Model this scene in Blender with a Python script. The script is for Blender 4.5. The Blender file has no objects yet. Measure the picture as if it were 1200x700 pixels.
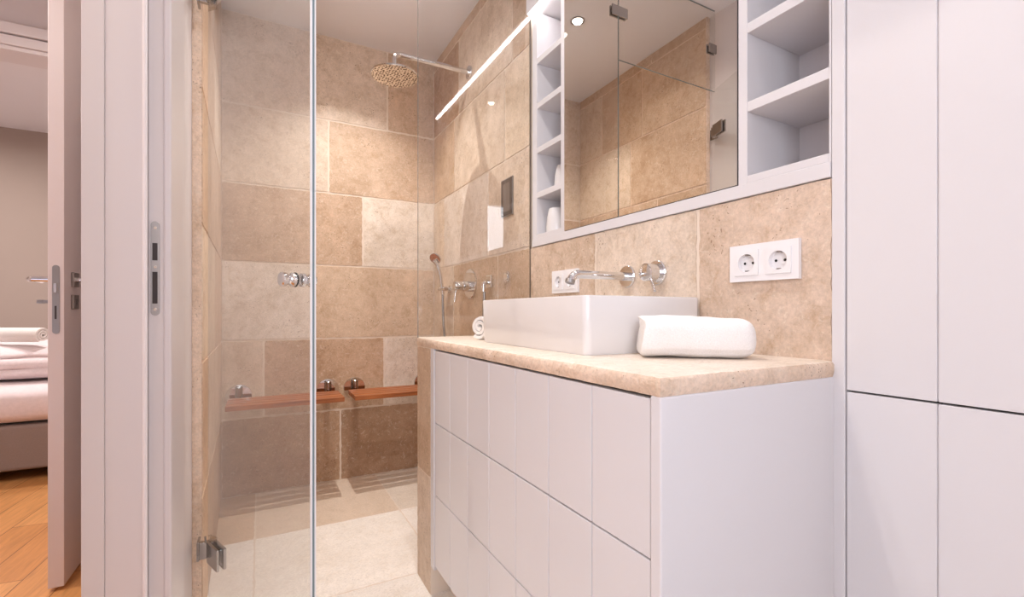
import bpy, bmesh, math, random
from mathutils import Vector, Matrix, noise
PI = math.pi
random.seed(7)
C = bpy.context.scene.collection
scene = bpy.context.scene

# ------------------------------------------------------------------ camera, world, exposure
CAM_H = 0.955
cd = bpy.data.cameras.new('camera'); cam = bpy.data.objects.new('camera', cd); C.objects.link(cam)
cd.sensor_width = 36; cd.lens = 546 / 1200 * 36; cd.shift_y = 15.5 / 1200; cd.clip_start = 0.01
cam.location = (0, 0, CAM_H); cam.rotation_euler = (PI / 2, 0, math.radians(-28.38))
scene.camera = cam
vs = scene.view_settings
vs.view_transform = 'Standard'; vs.look = 'None'; vs.gamma = 1; vs.use_curve_mapping = False
vs.exposure = 0.36
w = bpy.data.worlds.new('world'); scene.world = w; w.use_nodes = True
w.node_tree.nodes['Background'].inputs[0].default_value = (0.55, 0.72, 1.0, 1)
w.node_tree.nodes['Background'].inputs[1].default_value = 3.0

W_SPOT_SHOWER = 5.2      # downlight power in the shower
W_SPOT_ROOM = 4.4
W_HALL = 20.0
W_BED = 30.0

def area(name, loc, size, power, col=(1, 0.985, 0.97), spread=150, rot=(0, 0, 0), shape='DISK', size_y=None):
    l = bpy.data.lights.new(name, 'AREA'); l.shape = shape; l.size = size
    if size_y: l.size_y = size_y
    l.energy = power; l.color = col; l.spread = math.radians(spread)
    o = bpy.data.objects.new(name, l); C.objects.link(o); o.location = loc; o.rotation_euler = rot
    return o
# ceiling spots: (x, y, power)
BATH_SPOTS = [(0.40, 2.32, W_SPOT_SHOWER), (0.42, 2.01, W_SPOT_SHOWER * .5), (0.42, 1.06, W_SPOT_ROOM), (0.40, 0.11, W_SPOT_ROOM * .22)]
for i, (x, y, p) in enumerate(BATH_SPOTS):
    area('spot_light', (x, y, 2.488), 0.014 if y > 2.3 else .035, p, spread=(104 if y > 2.3 else 140))
# daylight standing in the opening of the rear window
area('daylight', (-.40, -.80, 1.44), .88, 16.0, col=(.93, .92, .95), spread=180, rot=(math.radians(90), 0, 0), shape='RECTANGLE', size_y=1.04)
ADDED_HALL_SPOTS = [(-0.95, 0.9), (-0.95, 2.1)]  # unseen lamps, added to light the hall
for x, y in ADDED_HALL_SPOTS: area('spot_light', (x, y, 2.488), 0.07, W_HALL / 2, col=(1, .9, .82), spread=160)
ADDED_BED_SPOTS = [(-0.9, 4.0), (-2.2, 4.4)]  # out-of-view lamps added to brighten the bedroom
for x, y in ADDED_BED_SPOTS: area('spot_light', (x, y, 2.488), 0.12, W_BED / 2, col=(1, .93, .9), spread=170)

# ------------------------------------------------------------------ node helpers
def lin(r, g, b):
    f = lambda c: (c / 255 / 12.92) if c / 255 <= .04045 else ((c / 255 + .055) / 1.055) ** 2.4
    return (f(r), f(g), f(b), 1)
def newmat(name):
    m = bpy.data.materials.new(name); m.use_nodes = True
    nt = m.node_tree; b = nt.nodes['Principled BSDF']
    return m, nt, b
def N(nt, t, **kw):
    n = nt.nodes.new(t)
    for k, v in kw.items(): setattr(n, k, v)
    return n
def noise_n(nt, vec, scale, detail=4, rough=.5, dist=0):
    n = N(nt, 'ShaderNodeTexNoise'); nt.links.new(vec, n.inputs['Vector'])
    n.inputs['Scale'].default_value = scale; n.inputs['Detail'].default_value = detail
    n.inputs['Roughness'].default_value = rough; n.inputs['Distortion'].default_value = dist
    return n.outputs['Fac']
def ramp(nt, fac, stops):
    r = N(nt, 'ShaderNodeValToRGB'); nt.links.new(fac, r.inputs[0]); e = r.color_ramp.elements
    while len(e) < len(stops): e.new(.5)
    for k, (p, c) in zip(e, stops):
        k.position = p; k.color = c if len(c) == 4 else (*c, 1)
    return r.outputs[0]
def mixc(nt, fac, a, b, mode='MIX'):
    m = N(nt, 'ShaderNodeMix', data_type='RGBA', blend_type=mode)
    for s, v in ((0, fac), (6, a), (7, b)):
        if hasattr(v, 'links'): nt.links.new(v, m.inputs[s])
        else: m.inputs[s].default_value = v
    return m.outputs[2]
def bump(nt, b, h, strength=.3, dist=.002):
    bp = N(nt, 'ShaderNodeBump'); bp.inputs['Strength'].default_value = strength; bp.inputs['Distance'].default_value = dist
    nt.links.new(h, bp.inputs['Height']); nt.links.new(bp.outputs[0], b.inputs['Normal'])
def objco(nt): return N(nt, 'ShaderNodeTexCoord').outputs['Object']
def g(v): return (v, v, v, 1)

def painted(name, col, rough=.45, grain=True):
    m, nt, b = newmat(name); b.inputs['Base Color'].default_value = col; b.inputs['Roughness'].default_value = rough
    if grain:
        co = objco(nt); f = noise_n(nt, co, 180, 3)
        bump(nt, b, f, .05, .0006)
        c = ramp(nt, noise_n(nt, co, 3, 3), [(.3, (*[x * .985 for x in col[:3]], 1)), (.7, col)])
        nt.links.new(c, b.inputs['Base Color'])
    return m
def chrome(name, col=(.86, .85, .84, 1), rough=.07):
    m, nt, b = newmat(name); b.inputs['Base Color'].default_value = col
    b.inputs['Metallic'].default_value = 1; b.inputs['Roughness'].default_value = rough
    return m
def plain(name, col, rough=.5, metal=0):
    m, nt, b = newmat(name); b.inputs['Base Color'].default_value = col
    b.inputs['Roughness'].default_value = rough; b.inputs['Metallic'].default_value = metal
    return m
def travertine(name, tint=None, rough=.5, mottle=1.0, pits=1.0, edge=False):
    """stone; the tint of each slab comes from its own attribute (rgb = slab colour, seed = where in the noise it was cut)"""
    m, nt, b = newmat(name)
    co = objco(nt)
    if tint is None:
        at = N(nt, 'ShaderNodeAttribute', attribute_name='tint'); base = at.outputs['Color']
        sd = N(nt, 'ShaderNodeAttribute', attribute_name='seed')
        ad = N(nt, 'ShaderNodeVectorMath', operation='ADD'); nt.links.new(co, ad.inputs[0]); nt.links.new(sd.outputs['Vector'], ad.inputs[1])
        vec = ad.outputs[0]
    else:
        base = tint; vec = co
    big = noise_n(nt, vec, 3.2, 8, .62, .6)
    r1 = ramp(nt, big, [(.28, (1 - .2 * mottle, 1 - .24 * mottle, 1 - .3 * mottle, 1)), (.5, g(1 - .04 * mottle)), (.70, g(1 + .07 * mottle))])
    veinw = noise_n(nt, vec, 19, 12, .78, .45)
    r2 = ramp(nt, veinw, [(.34, (1 - .22 * mottle, 1 - .31 * mottle, 1 - .42 * mottle, 1)), (.50, g(1)), (.66, (1 + .13 * mottle, 1 + .14 * mottle, 1 + .18 * mottle, 1))])
    c = mixc(nt, 1.0, base, r1, 'MULTIPLY'); c = mixc(nt, .8, c, r2, 'MULTIPLY')
    fine = noise_n(nt, vec, 140, 4, .7)
    fl = noise_n(nt, vec, 46, 6, .7, 1.2)
    fm = N(nt, 'ShaderNodeMath', operation='MULTIPLY'); nt.links.new(ramp(nt, fl, [(.55, g(0)), (.66, g(1))]), fm.inputs[0]); fm.inputs[1].default_value = .45 * mottle
    c = mixc(nt, fm.outputs[0], c, lin(238, 222, 204))
    c = mixc(nt, 1.0, c, ramp(nt, fine, [(.32, g(.86)), (.62, g(1.04))]), 'MULTIPLY')
    vo = N(nt, 'ShaderNodeTexVoronoi'); vo.inputs['Scale'].default_value = 88 if not edge else 120
    wob = N(nt, 'ShaderNodeVectorMath', operation='ADD'); nt.links.new(vec, wob.inputs[0])
    wn = N(nt, 'ShaderNodeTexNoise'); nt.links.new(vec, wn.inputs['Vector']); wn.inputs['Scale'].default_value = 55; wn.inputs['Detail'].default_value = 2
    ws = N(nt, 'ShaderNodeVectorMath', operation='SCALE'); nt.links.new(wn.outputs['Color'], ws.inputs[0]); ws.inputs['Scale'].default_value = .022
    nt.links.new(ws.outputs[0], wob.inputs[1]); nt.links.new(wob.outputs[0], vo.inputs['Vector'])
    sel = noise_n(nt, vec, 9, 3)
    sr = ramp(nt, sel, [(.42, g(0)), (.64, g(.24))])
    sb = N(nt, 'ShaderNodeMath', operation='SUBTRACT'); nt.links.new(sr, sb.inputs[0]); nt.links.new(vo.outputs['Distance'], sb.inputs[1])
    pit = ramp(nt, sb.outputs[0], [(0.0, g(0)), (.03, g(1))])
    mp = N(nt, 'ShaderNodeMath', operation='MULTIPLY'); nt.links.new(pit, mp.inputs[0]); mp.inputs[1].default_value = .55 * pits
    c = mixc(nt, mp.outputs[0], c, lin(120, 82, 56))
    nt.links.new(c, b.inputs['Base Color'])
    b.inputs['Roughness'].default_value = rough
    b.inputs['Specular IOR Level'].default_value = .35
    hh = N(nt, 'ShaderNodeMath', operation='SUBTRACT'); nt.links.new(fine, hh.inputs[0]); nt.links.new(pit, hh.inputs[1])
    bump(nt, b, hh.outputs[0], .9 if edge else .25, .003 if edge else .0012)
    return m
def glassmat(name, tint=(.985, .99, .985, 1), k=2.0, dirt=0.0):
    """thin clear pane: straight transmission plus the Fresnel reflection of its faces"""
    m = bpy.data.materials.new(name); m.use_nodes = True; nt = m.node_tree; nt.nodes.clear()
    out = N(nt, 'ShaderNodeOutputMaterial'); tr = N(nt, 'ShaderNodeBsdfTransparent'); tr.inputs[0].default_value = tint
    gl = N(nt, 'ShaderNodeBsdfGlossy'); gl.inputs['Roughness'].default_value = 0.0
    fr = N(nt, 'ShaderNodeFresnel'); fr.inputs[0].default_value = 1.5
    geo = N(nt, 'ShaderNodeNewGeometry')
    inv = N(nt, 'ShaderNodeMath', operation='SUBTRACT'); inv.inputs[0].default_value = 1; nt.links.new(geo.outputs['Backfacing'], inv.inputs[1])
    a = N(nt, 'ShaderNodeMath', operation='MULTIPLY', use_clamp=True); nt.links.new(fr.outputs[0], a.inputs[0]); a.inputs[1].default_value = k
    bmul = N(nt, 'ShaderNodeMath', operation='MULTIPLY'); nt.links.new(a.outputs[0], bmul.inputs[0]); nt.links.new(inv.outputs[0], bmul.inputs[1])
    mx = N(nt, 'ShaderNodeMixShader'); nt.links.new(bmul.outputs[0], mx.inputs[0])
    nt.links.new(tr.outputs[0], mx.inputs[1]); nt.links.new(gl.outputs[0], mx.inputs[2])
    nt.links.new(mx.outputs[0], out.inputs[0])
    return m
def emis(name, col, s):
    m = bpy.data.materials.new(name); m.use_nodes = True; nt = m.node_tree; nt.nodes.clear()
    o = N(nt, 'ShaderNodeOutputMaterial'); e = N(nt, 'ShaderNodeEmission'); e.inputs[0].default_value = col; e.inputs[1].default_value = s
    nt.links.new(e.outputs[0], o.inputs[0]); return m
def wood(name, c0, c1, axis=0, scale=1.0):
    m, nt, b = newmat(name); co = objco(nt)
    mp = N(nt, 'ShaderNodeMapping'); nt.links.new(co, mp.inputs[0])
    s = [14, 14, 14]; s[axis] = 1.2; mp.inputs['Scale'].default_value = [x * scale for x in s]
    f = noise_n(nt, mp.outputs[0], 4, 6, .6, .6)
    nt.links.new(ramp(nt, f, [(.3, c0), (.7, c1)]), b.inputs['Base Color']); b.inputs['Roughness'].default_value = .42
    bump(nt, b, f, .12, .001)
    return m
def fabric(name, col, scale=350, strength=.5, rough=.95):
    m, nt, b = newmat(name); co = objco(nt); f = noise_n(nt, co, scale, 3, .7)
    nt.links.new(ramp(nt, f, [(.3, (*[x * .9 for x in col[:3]], 1)), (.65, col)]), b.inputs['Base Color'])
    b.inputs['Roughness'].default_value = rough; b.inputs['Sheen Weight'].default_value = .2
    bump(nt, b, f, strength, .002); return m

M = {}
M['lacquer'] = painted('white_lacquer', lin(222, 217, 218), .38)
M['paint'] = painted('wall_paint', lin(228, 219, 217), .7)
M['ceil'] = painted('ceiling_paint', lin(234, 229, 230), .8)
M['bedwall'] = painted('bedroom_paint', lin(176, 160, 150), .8)
M['frame'] = painted('frame_paint', lin(224, 216, 216), .35)
M['doorleaf'] = painted('door_paint', lin(216, 203, 202), .4)
M['chrome'] = chrome('chrome', (.76, .75, .75, 1), .06); M['steel'] = chrome('brushed_steel', (.36, .34, .33, 1), .34)
M['satin'] = chrome('satin_metal', (.42, .40, .39, 1), .16)
M['mirror'] = chrome('mirror_silver', (.85, .825, .79, 1), .0)
M['ceramic'] = plain('white_ceramic', lin(228, 223, 221), .1)
M['plastic'] = plain('white_plastic', lin(240, 236, 236), .25)
M['dark'] = plain('dark_gap', lin(58, 50, 50), .6)
M['rubber'] = plain('black_rubber', (.01, .01, .01, 1), .5)
M['grout'] = painted('grout', lin(234, 217, 200), .8)
M['stone'] = travertine('travertine')
M['floorstone'] = travertine('floor_travertine', None, .45, .4, .3)
M['slab'] = travertine('travertine_counter', lin(240, 224, 208), .4, .6, .6)
M['slabedge'] = travertine('travertine_rough_edge', lin(236, 210, 188), .8, .9, 1.0, True)
M['glass'] = glassmat('clear_glass')
M['glassedge'] = plain('glass_edge', lin(120, 136, 142), .12)
M['glassedge'].node_tree.nodes['Principled BSDF'].inputs['Coat Weight'].default_value = .5
M['arris'] = plain('polished_glass_arris', lin(236, 236, 238), .15)
M['teak'] = wood('teak', lin(128, 68, 32), lin(186, 112, 62), 0)
M['towel'] = fabric('terry_towel', lin(246, 240, 236), 420, .7)
M['linen'] = fabric('bed_linen', lin(240, 226, 228), 60, .15)
M['grey'] = fabric('grey_upholstery', lin(150, 134, 128), 220, .5)
M['led'] = emis('led', (1, .97, .97, 1), 19.0)
M['lamp'] = emis('lamp_disc', (1, .96, .9, 1), 25.0)
M['panel'] = plain('dark_glass_panel', lin(74, 62, 56), .08)

# head of the shower: nozzle field
m, nt, b = newmat('nozzle_plate'); b.inputs['Metallic'].default_value = 1; b.inputs['Roughness'].default_value = .18
vo = N(nt, 'ShaderNodeTexVoronoi'); vo.inputs['Scale'].default_value = 78; vo.inputs['Randomness'].default_value = .5
nt.links.new(objco(nt), vo.inputs['Vector'])
cc = ramp(nt, vo.outputs['Distance'], [(.30, lin(84, 62, 44)), (.44, (.80, .76, .70, 1))]); nt.links.new(cc, b.inputs['Base Color'])
M['nozzle'] = m
# oak floor: planks laid diagonally
m, nt, b = newmat('oak_floor')
mp = N(nt, 'ShaderNodeMapping'); nt.links.new(objco(nt), mp.inputs[0]); mp.inputs['Rotation'].default_value = (0, 0, math.radians(-84))
br = N(nt, 'ShaderNodeTexBrick'); nt.links.new(mp.outputs[0], br.inputs['Vector'])
br.inputs['Color1'].default_value = lin(204, 140, 82); br.inputs['Color2'].default_value = lin(224, 164, 104); br.inputs['Mortar'].default_value = lin(120, 74, 40)
br.inputs['Scale'].default_value = 1; br.inputs['Brick Width'].default_value = 1.1; br.inputs['Row Height'].default_value = .14; br.inputs['Mortar Size'].default_value = .0015
mp2 = N(nt, 'ShaderNodeMapping'); nt.links.new(mp.outputs[0], mp2.inputs[0]); mp2.inputs['Scale'].default_value = (1.5, 18, 1)
f = noise_n(nt, mp2.outputs[0], 3, 6, .6, .8)
nt.links.new(mixc(nt, 1.0, br.outputs[0], ramp(nt, f, [(.3, g(.78)), (.6, g(1.04))]), 'MULTIPLY'), b.inputs['Base Color']); b.inputs['Roughness'].default_value = .35
M['oak'] = m

# ------------------------------------------------------------------ mesh helpers
def obj(name, bm, mats, parent=None, smooth=False, bevel=0, seg=2, subsurf=0, loc=None):
    me = bpy.data.meshes.new(name); bmesh.ops.recalc_face_normals(bm, faces=bm.faces[:]) if not bm.faces.layers.int.get('keep') else None
    bm.to_mesh(me); bm.free()
    for m_ in (mats if isinstance(mats, (list, tuple)) else [mats]): me.materials.append(m_)
    o = bpy.data.objects.new(name, me); C.objects.link(o)
    if parent is not None: o.parent = parent
    if loc: o.location = loc
    if smooth:
        for p in me.polygons: p.use_smooth = True
        try:
            md = None
            me.set_sharp_from_angle(angle=math.radians(38))
        except Exception: pass
    if bevel:
        md = o.modifiers.new('bevel', 'BEVEL'); md.width = bevel; md.segments = seg; md.limit_method = 'ANGLE'; md.angle_limit = math.radians(50)
        md.harden_normals = False
    if subsurf:
        md = o.modifiers.new('sub', 'SUBSURF'); md.levels = subsurf; md.render_levels = subsurf
    return o
def box(bm, x0, x1, y0, y1, z0, z1, mat=0):
    v = [bm.verts.new(p) for p in ((x0, y0, z0), (x1, y0, z0), (x1, y1, z0), (x0, y1, z0), (x0, y0, z1), (x1, y0, z1), (x1, y1, z1), (x0, y1, z1))]
    fs = [bm.faces.new([v[i] for i in q]) for q in ((0, 3, 2, 1), (4, 5, 6, 7), (0, 1, 5, 4), (1, 2, 6, 5), (2, 3, 7, 6), (3, 0, 4, 7))]
    for f_ in fs: f_.material_index = mat
    return fs
def bx(*a):
    bm = bmesh.new(); box(bm, *a); return bm
def boxes(*bs):
    bm = bmesh.new()
    for q in bs: box(bm, *q)
    return bm
def frame_of(d):
    d = Vector(d).normalized(); u = d.orthogonal().normalized(); return d, u, d.cross(u)
def lathe(bm, o, d, prof, n=32, mat=0, cap0=True, cap1=True, up=None, sq=None):
    """prof = [(t, r)] along axis d from o"""
    o = Vector(o); d, u, v = frame_of(d)
    rings = []
    for t, r in prof:
        rings.append([bm.verts.new(o + d * t + (u * math.cos(2 * PI * k / n) + v * math.sin(2 * PI * k / n)) * r) for k in range(n)])
    for a, c in zip(rings, rings[1:]):
        for k in range(n):
            f_ = bm.faces.new((a[k], a[(k + 1) % n], c[(k + 1) % n], c[k])); f_.material_index = mat
    if cap0: bm.faces.new(rings[0][::-1]).material_index = mat
    if cap1: bm.faces.new(rings[-1]).material_index = mat
def tube(bm, pts, r, n=14, mat=0):
    pts = [Vector(p) for p in pts]; rings = []; ref = None
    for i, p in enumerate(pts):
        d = (pts[min(i + 1, len(pts) - 1)] - pts[max(i - 1, 0)]).normalized()
        if ref is None: ref = d.orthogonal().normalized()
        ref = (ref - d * ref.dot(d)).normalized(); v = d.cross(ref)
        rr = r[i] if isinstance(r, (list, tuple)) else r
        rings.append([bm.verts.new(p + (ref * math.cos(2 * PI * k / n) + v * math.sin(2 * PI * k / n)) * rr) for k in range(n)])
    for a, c in zip(rings, rings[1:]):
        for k in range(n): bm.faces.new((a[k], a[(k + 1) % n], c[(k + 1) % n], c[k])).material_index = mat
    bm.faces.new(rings[0][::-1]); bm.faces.new(rings[-1])
def arc(c, r, a0, a1, ax, ay, n=8):
    c = Vector(c); ax = Vector(ax); ay = Vector(ay)
    return [c + ax * r * math.cos(a0 + (a1 - a0) * k / n) + ay * r * math.sin(a0 + (a1 - a0) * k / n) for k in range(n + 1)]
def thing(name, label, cat, loc=(0, 0, 0), rz=0, group=None):
    o = bpy.data.objects.new(name, None); C.objects.link(o); o.location = loc; o.rotation_euler = (0, 0, rz); o.empty_display_size = .05
    o['label'] = label; o['category'] = cat
    if group: o['group'] = group
    return o
def tag(o, label, cat, group=None):
    o['label'] = label; o['category'] = cat
    if group: o['group'] = group
    return o
def struct(o, label=None, cat=None):
    o['kind'] = 'structure'
    if label: o['label'] = label
    if cat: o['category'] = cat
    return o
def dup(root, loc=None, rz=None, label=None, group=None):
    r = root.copy(); C.objects.link(r)
    if loc is not None: r.location = loc
    if rz is not None: r.rotation_euler = (0, 0, rz)
    if label: r['label'] = label
    if group: r['group'] = group
    for ch in list(root.children):
        c = ch.copy(); C.objects.link(c); c.parent = r
        for gch in list(ch.children):
            d = gch.copy(); C.objects.link(d); d.parent = c
    return r

# ------------------------------------------------------------------ tiles
CREAM = lin(236, 220, 204); BEIGE = lin(226, 204, 182); TAN = lin(214, 185, 158); BROWN = lin(200, 166, 136); DARKB = lin(184, 150, 122); LIGHT = lin(240, 228, 214)
PAL = [CREAM, BEIGE, TAN, BROWN, BEIGE, TAN]
GAP = .0036
def tiles(name, origin, U, V, nrm, cells, thick=.0025, backing=None, mat=None, gap=GAP, label=None):
    """cells = (u0,u1,v0,v1,tint); slabs with slightly broken edges laid over a mortar bed"""
    O = Vector(origin); U = Vector(U); V = Vector(V); n = Vector(nrm)
    bm = bmesh.new(); tl = bm.loops.layers.float_color.new('tint'); sl = bm.loops.layers.float_vector.new('seed')
    rnd = random.Random(sum(ord(c) for c in name))
    for (u0, u1, v0, v1, tint) in cells:
        a0, a1, b0, b1 = u0 + gap, u1 - gap, v0 + gap, v1 - gap
        if a1 - a0 < .01 or b1 - b0 < .01: continue
        pts = []
        def side(p, q):
            L = math.hypot(q[0] - p[0], q[1] - p[1]); k = max(2, int(L / .018))
            for i in range(k):
                t = i / k; j = rnd.random() ** 3 * .004 + .0003 if i else .003
                x = p[0] + (q[0] - p[0]) * t; y = p[1] + (q[1] - p[1]) * t
                cx, cy = (a0 + a1) / 2, (b0 + b1) / 2
                if abs(q[0] - p[0]) > abs(q[1] - p[1]): y += j * (1 if cy > y else -1); x += 0 if i else (.002 if cx > x else -.002)
                else: x += j * (1 if cx > x else -1); y += 0 if i else (.002 if cy > y else -.002)
                pts.append((x, y))
        side((a0, b0), (a1, b0)); side((a1, b0), (a1, b1)); side((a1, b1), (a0, b1)); side((a0, b1), (a0, b0))
        seed = Vector((rnd.uniform(0, 40), rnd.uniform(0, 40), rnd.uniform(0, 40)))
        jit = rnd.uniform(.96, 1.03); tc = (tint[0] * jit, tint[1] * jit, tint[2] * jit * rnd.uniform(.98, 1.02), 1)
        top = [bm.verts.new(O + U * x + V * y + n * thick) for x, y in pts]
        bot = [bm.verts.new(O + U * x + V * y) for x, y in pts]
        f_ = bm.faces.new(top); fs = [f_]
        if f_.normal.dot(n) < 0 or (f_.normal_update() or f_.normal.dot(n) < 0): f_.normal_flip()
        for i in range(len(pts)):
            j = (i + 1) % len(pts); q = bm.faces.new((bot[i], bot[j], top[j], top[i])); fs.append(q)
        for q in fs:
            q.material_index = 0
            for l in q.loops: l[tl] = tc; l[sl] = seed
    us = [c[0] for c in cells] + [c[1] for c in cells]; vv = [c[2] for c in cells] + [c[3] for c in cells]
    # mortar bed with thickness
    if backing:
        u0, u1, v0, v1 = min(us), max(us), min(vv), max(vv)
        e = .0005
        p = [O + U * a + V * b_ + n * k for k in (e, -backing) for a, b_ in ((u0, v0), (u1, v0), (u1, v1), (u0, v1))]
        vtx = [bm.verts.new(q) for q in p]
        for q in ((0, 1, 2, 3), (7, 6, 5, 4), (0, 4, 5, 1), (1, 5, 6, 2), (2, 6, 7, 3), (3, 7, 4, 0)):
            bm.faces.new([vtx[i] for i in q]).material_index = 1
    return obj(name, bm, [mat or M['stone'], M['grout']])

ROWS = [0, .401, .805, 1.215, 1.622, 2.03, 2.44, 2.5]
YB = 2.79; XW = .955; ZC = 2.5
# back wall of the shower: joints and slab colours row by row, u = X
BW = [
 ([-.176, .40, .955], [BROWN, DARKB]),
 ([-.176, .016, .645, .955], [BEIGE, lin(206, 174, 145), CREAM]),
 ([-.176, .25, .955], [CREAM, lin(222, 194, 167)]),
 ([-.176, .524, .955], [lin(206, 176, 150), CREAM]),
 ([-.176, .337, .955], [BEIGE, TAN]),
 ([-.176, .665, .955], [BEIGE, TAN]),
]
BROWS = [0, .401, .805, 1.215, 1.622, 2.03, 2.5]
cells = []
for (js, cs), z0, z1 in zip(BW, BROWS, BROWS[1:]):
    for a, b_, t in zip(js, js[1:], cs): cells.append((a, b_, z0, z1, t))
struct(tiles('wall_back', (0, YB, 0), (1, 0, 0), (0, 0, 1), (0, -1, 0), cells, backing=.12), 'travertine clad back wall of the shower', 'wall')
# shower part of the right wall: u = Y
RW = [
 ([1.609, 1.95, 2.5, YB], [BEIGE, TAN, BEIGE]),
 ([1.609, 2.2, YB], [BEIGE, TAN]),
 ([1.609, 1.9, 2.45, YB], [TAN, TAN, BEIGE]),
 ([1.609, 2.0, 2.607, YB], [BEIGE, CREAM, BEIGE]),
 ([1.609, 1.83, 2.44, YB], [BEIGE, BEIGE, TAN]),
 ([1.609, 1.76, 2.375, YB], [TAN, BEIGE, BROWN]),
 ([1.609, 2.1, YB], [TAN, TAN]),
]
cells = []
for (js, cs), z0, z1 in zip(RW, ROWS, ROWS[1:]):
    for a, b_, t in zip(js, js[1:], cs): cells.append((a, b_, z0, z1, t))
for a, b_, t in zip([.4845, .796, 1.196, 1.609], [.796, 1.196, 1.609], [lin(217, 192, 171), lin(222, 202, 183), lin(218, 193, 172)]): cells.append((a, b_, .805, 1.2125, t))
o = tiles('wall_right', (XW, 0, 0), (0, 1, 0), (0, 0, 1), (-1, 0, 0), cells, thick=.0025)
struct(o, 'travertine clad wall behind the basin and shower fittings', 'wall')
bm = boxes((XW, XW + .3, 1.606, YB + .12, 0, ZC), (XW, XW + .3, .4888, 1.606, 0, 1.2085))
o2 = obj('wall_right_core', bm, M['grout']); o2.name = 'wall_right_core'; struct(o2)
bm = boxes((XW + .2, XW + .3, .4888, 1.606, 1.2085, ZC))
struct(obj('wall_right_niche', bm, M['paint']))
# left wall of the shower, set a little out of square
p0 = Vector((-.154, 1.66, 0)); p1 = Vector((-.176, YB, 0)); L = (p1 - p0).length; Ud = (p1 - p0) / L; nr = Vector((Ud.y, -Ud.x, 0))
cells = []
for k, (z0, z1) in enumerate(zip(ROWS, ROWS[1:])):
    js = [[0, .5, L], [0, .25, L], [0, .62, L], [0, .35, L], [0, .58, L], [0, .477, .866, L], [0, .4, L]][k]; cs = [[TAN, TAN], [TAN, BEIGE], [BEIGE, TAN], [TAN, TAN], [TAN, BEIGE], [TAN, TAN, BEIGE], [TAN, TAN]][k]
    for a, b_, t in zip(js, js[1:], cs): cells.append((a, b_, z0, z1, t))
struct(tiles('wall_left_tile', p0, Ud, (0, 0, 1), nr, cells, thick=.0025), 'travertine clad left wall of the shower', 'wall')
bm = bmesh.new()
vs_ = [bm.verts.new((x, y, z)) for z in (0, ZC) for x, y in ((-.154, 1.66), (-.176, YB), (-.178, YB), (-.1775, 1.66))]
for q in ((0, 1, 2, 3), (7, 6, 5, 4), (0, 4, 5, 1), (1, 5, 6, 2), (2, 6, 7, 3), (3, 7, 4, 0)): bm.faces.new([vs_[i] for i in q])
struct(obj('wall_left_tile_edge', bm, M['slabedge']))
# floor of the shower and bathroom
FXs = [-.9, -.02, .591, 1.3]
cells = []
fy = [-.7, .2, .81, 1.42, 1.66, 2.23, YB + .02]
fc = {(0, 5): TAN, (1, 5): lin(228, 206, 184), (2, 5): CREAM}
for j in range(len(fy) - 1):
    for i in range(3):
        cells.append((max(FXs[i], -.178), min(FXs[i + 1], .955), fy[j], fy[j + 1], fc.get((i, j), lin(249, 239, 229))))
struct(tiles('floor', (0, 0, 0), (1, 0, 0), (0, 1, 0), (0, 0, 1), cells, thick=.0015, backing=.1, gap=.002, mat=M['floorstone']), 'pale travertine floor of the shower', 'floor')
struct(obj('floor_rear', bx(-.86, -.1785, -.7, .26, -.1, .001), M['slab']))
struct(obj('floor_hall', bx(-3.4, -.1785, .262, 5.6, -.1, -.0015), M['oak']), 'oak plank floor laid diagonally in the hall and bedroom', 'floor')
struct(obj('ceiling', bx(-3.4, 1.5, -.85, 5.6, ZC, ZC + .1), M['ceil']), 'white ceiling', 'ceiling')

# partition wall between bathroom and hall, with its doorway
PJ = 1.222       # far jamb, structural face
struct(obj('wall_left', boxes((-.285, -.178, PJ, YB + .12, 0, ZC), (-.285, -.178, .38, PJ, 2.14, ZC), (-.98, -.178, .26, .38, 0, ZC), (-.98, -.86, -.7, .26, 0, ZC)), M['paint']), 'white painted wall between bathroom and hall', 'wall')
# wall behind the camera with a window, widened to let in more fill light
WX0, WX1, WZ0, WZ1 = -.86, .055, .90, 1.975
struct(obj('wall_rear', boxes((WX1, 1.5, -.82, -.7, 0, ZC), (WX0, WX1, -.82, -.7, 0, WZ0), (WX0, WX1, -.82, -.7, WZ1, ZC)), M['paint']))
t = boxes((WX0, WX0 + .03, -.77, -.72, WZ0, WZ1), (WX1 - .02, WX1, -.77, -.72, WZ0, WZ1), (WX0 + .03, WX1 - .02, -.77, -.72, WZ0, WZ0 + .03), (WX0 + .03, WX1 - .02, -.77, -.72, WZ1 - .02, WZ1))
wo = struct(obj('window_1', t, M['frame'])); obj('pane', bx(WX0 + .03, WX1 - .02, -.748, -.744, WZ0 + .03, WZ1 - .02), M['glass'], wo)
struct(obj('wall_hall', boxes((-1.9, -1.78, -.82, 3.05, 0, ZC), (-1.78, -.86, -.82, -.7, 0, ZC)), M['paint']))
# bedroom
struct(obj('wall_bedroom', boxes((-3.4, -1.55, 3.05, 3.17, 0, ZC), (-.58, -.285, 3.05, 3.17, 0, ZC), (-1.55, -.58, 3.05, 3.17, 2.25, ZC)), M['paint']))
struct(obj('wall_bedroom_far', boxes((-3.4, -.1, 5.45, 5.6, 0, ZC), (-3.5, -3.4, 3.05, 5.6, 0, ZC), (-.285, -.17, 2.91, 5.6, 0, ZC)), M['bedwall']), 'beige bedroom wall beyond the bed', 'wall')
struct(obj('wall_outer', boxes((1.4, 1.5, -.82, YB + .12, 0, ZC)), M['paint']))
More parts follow.
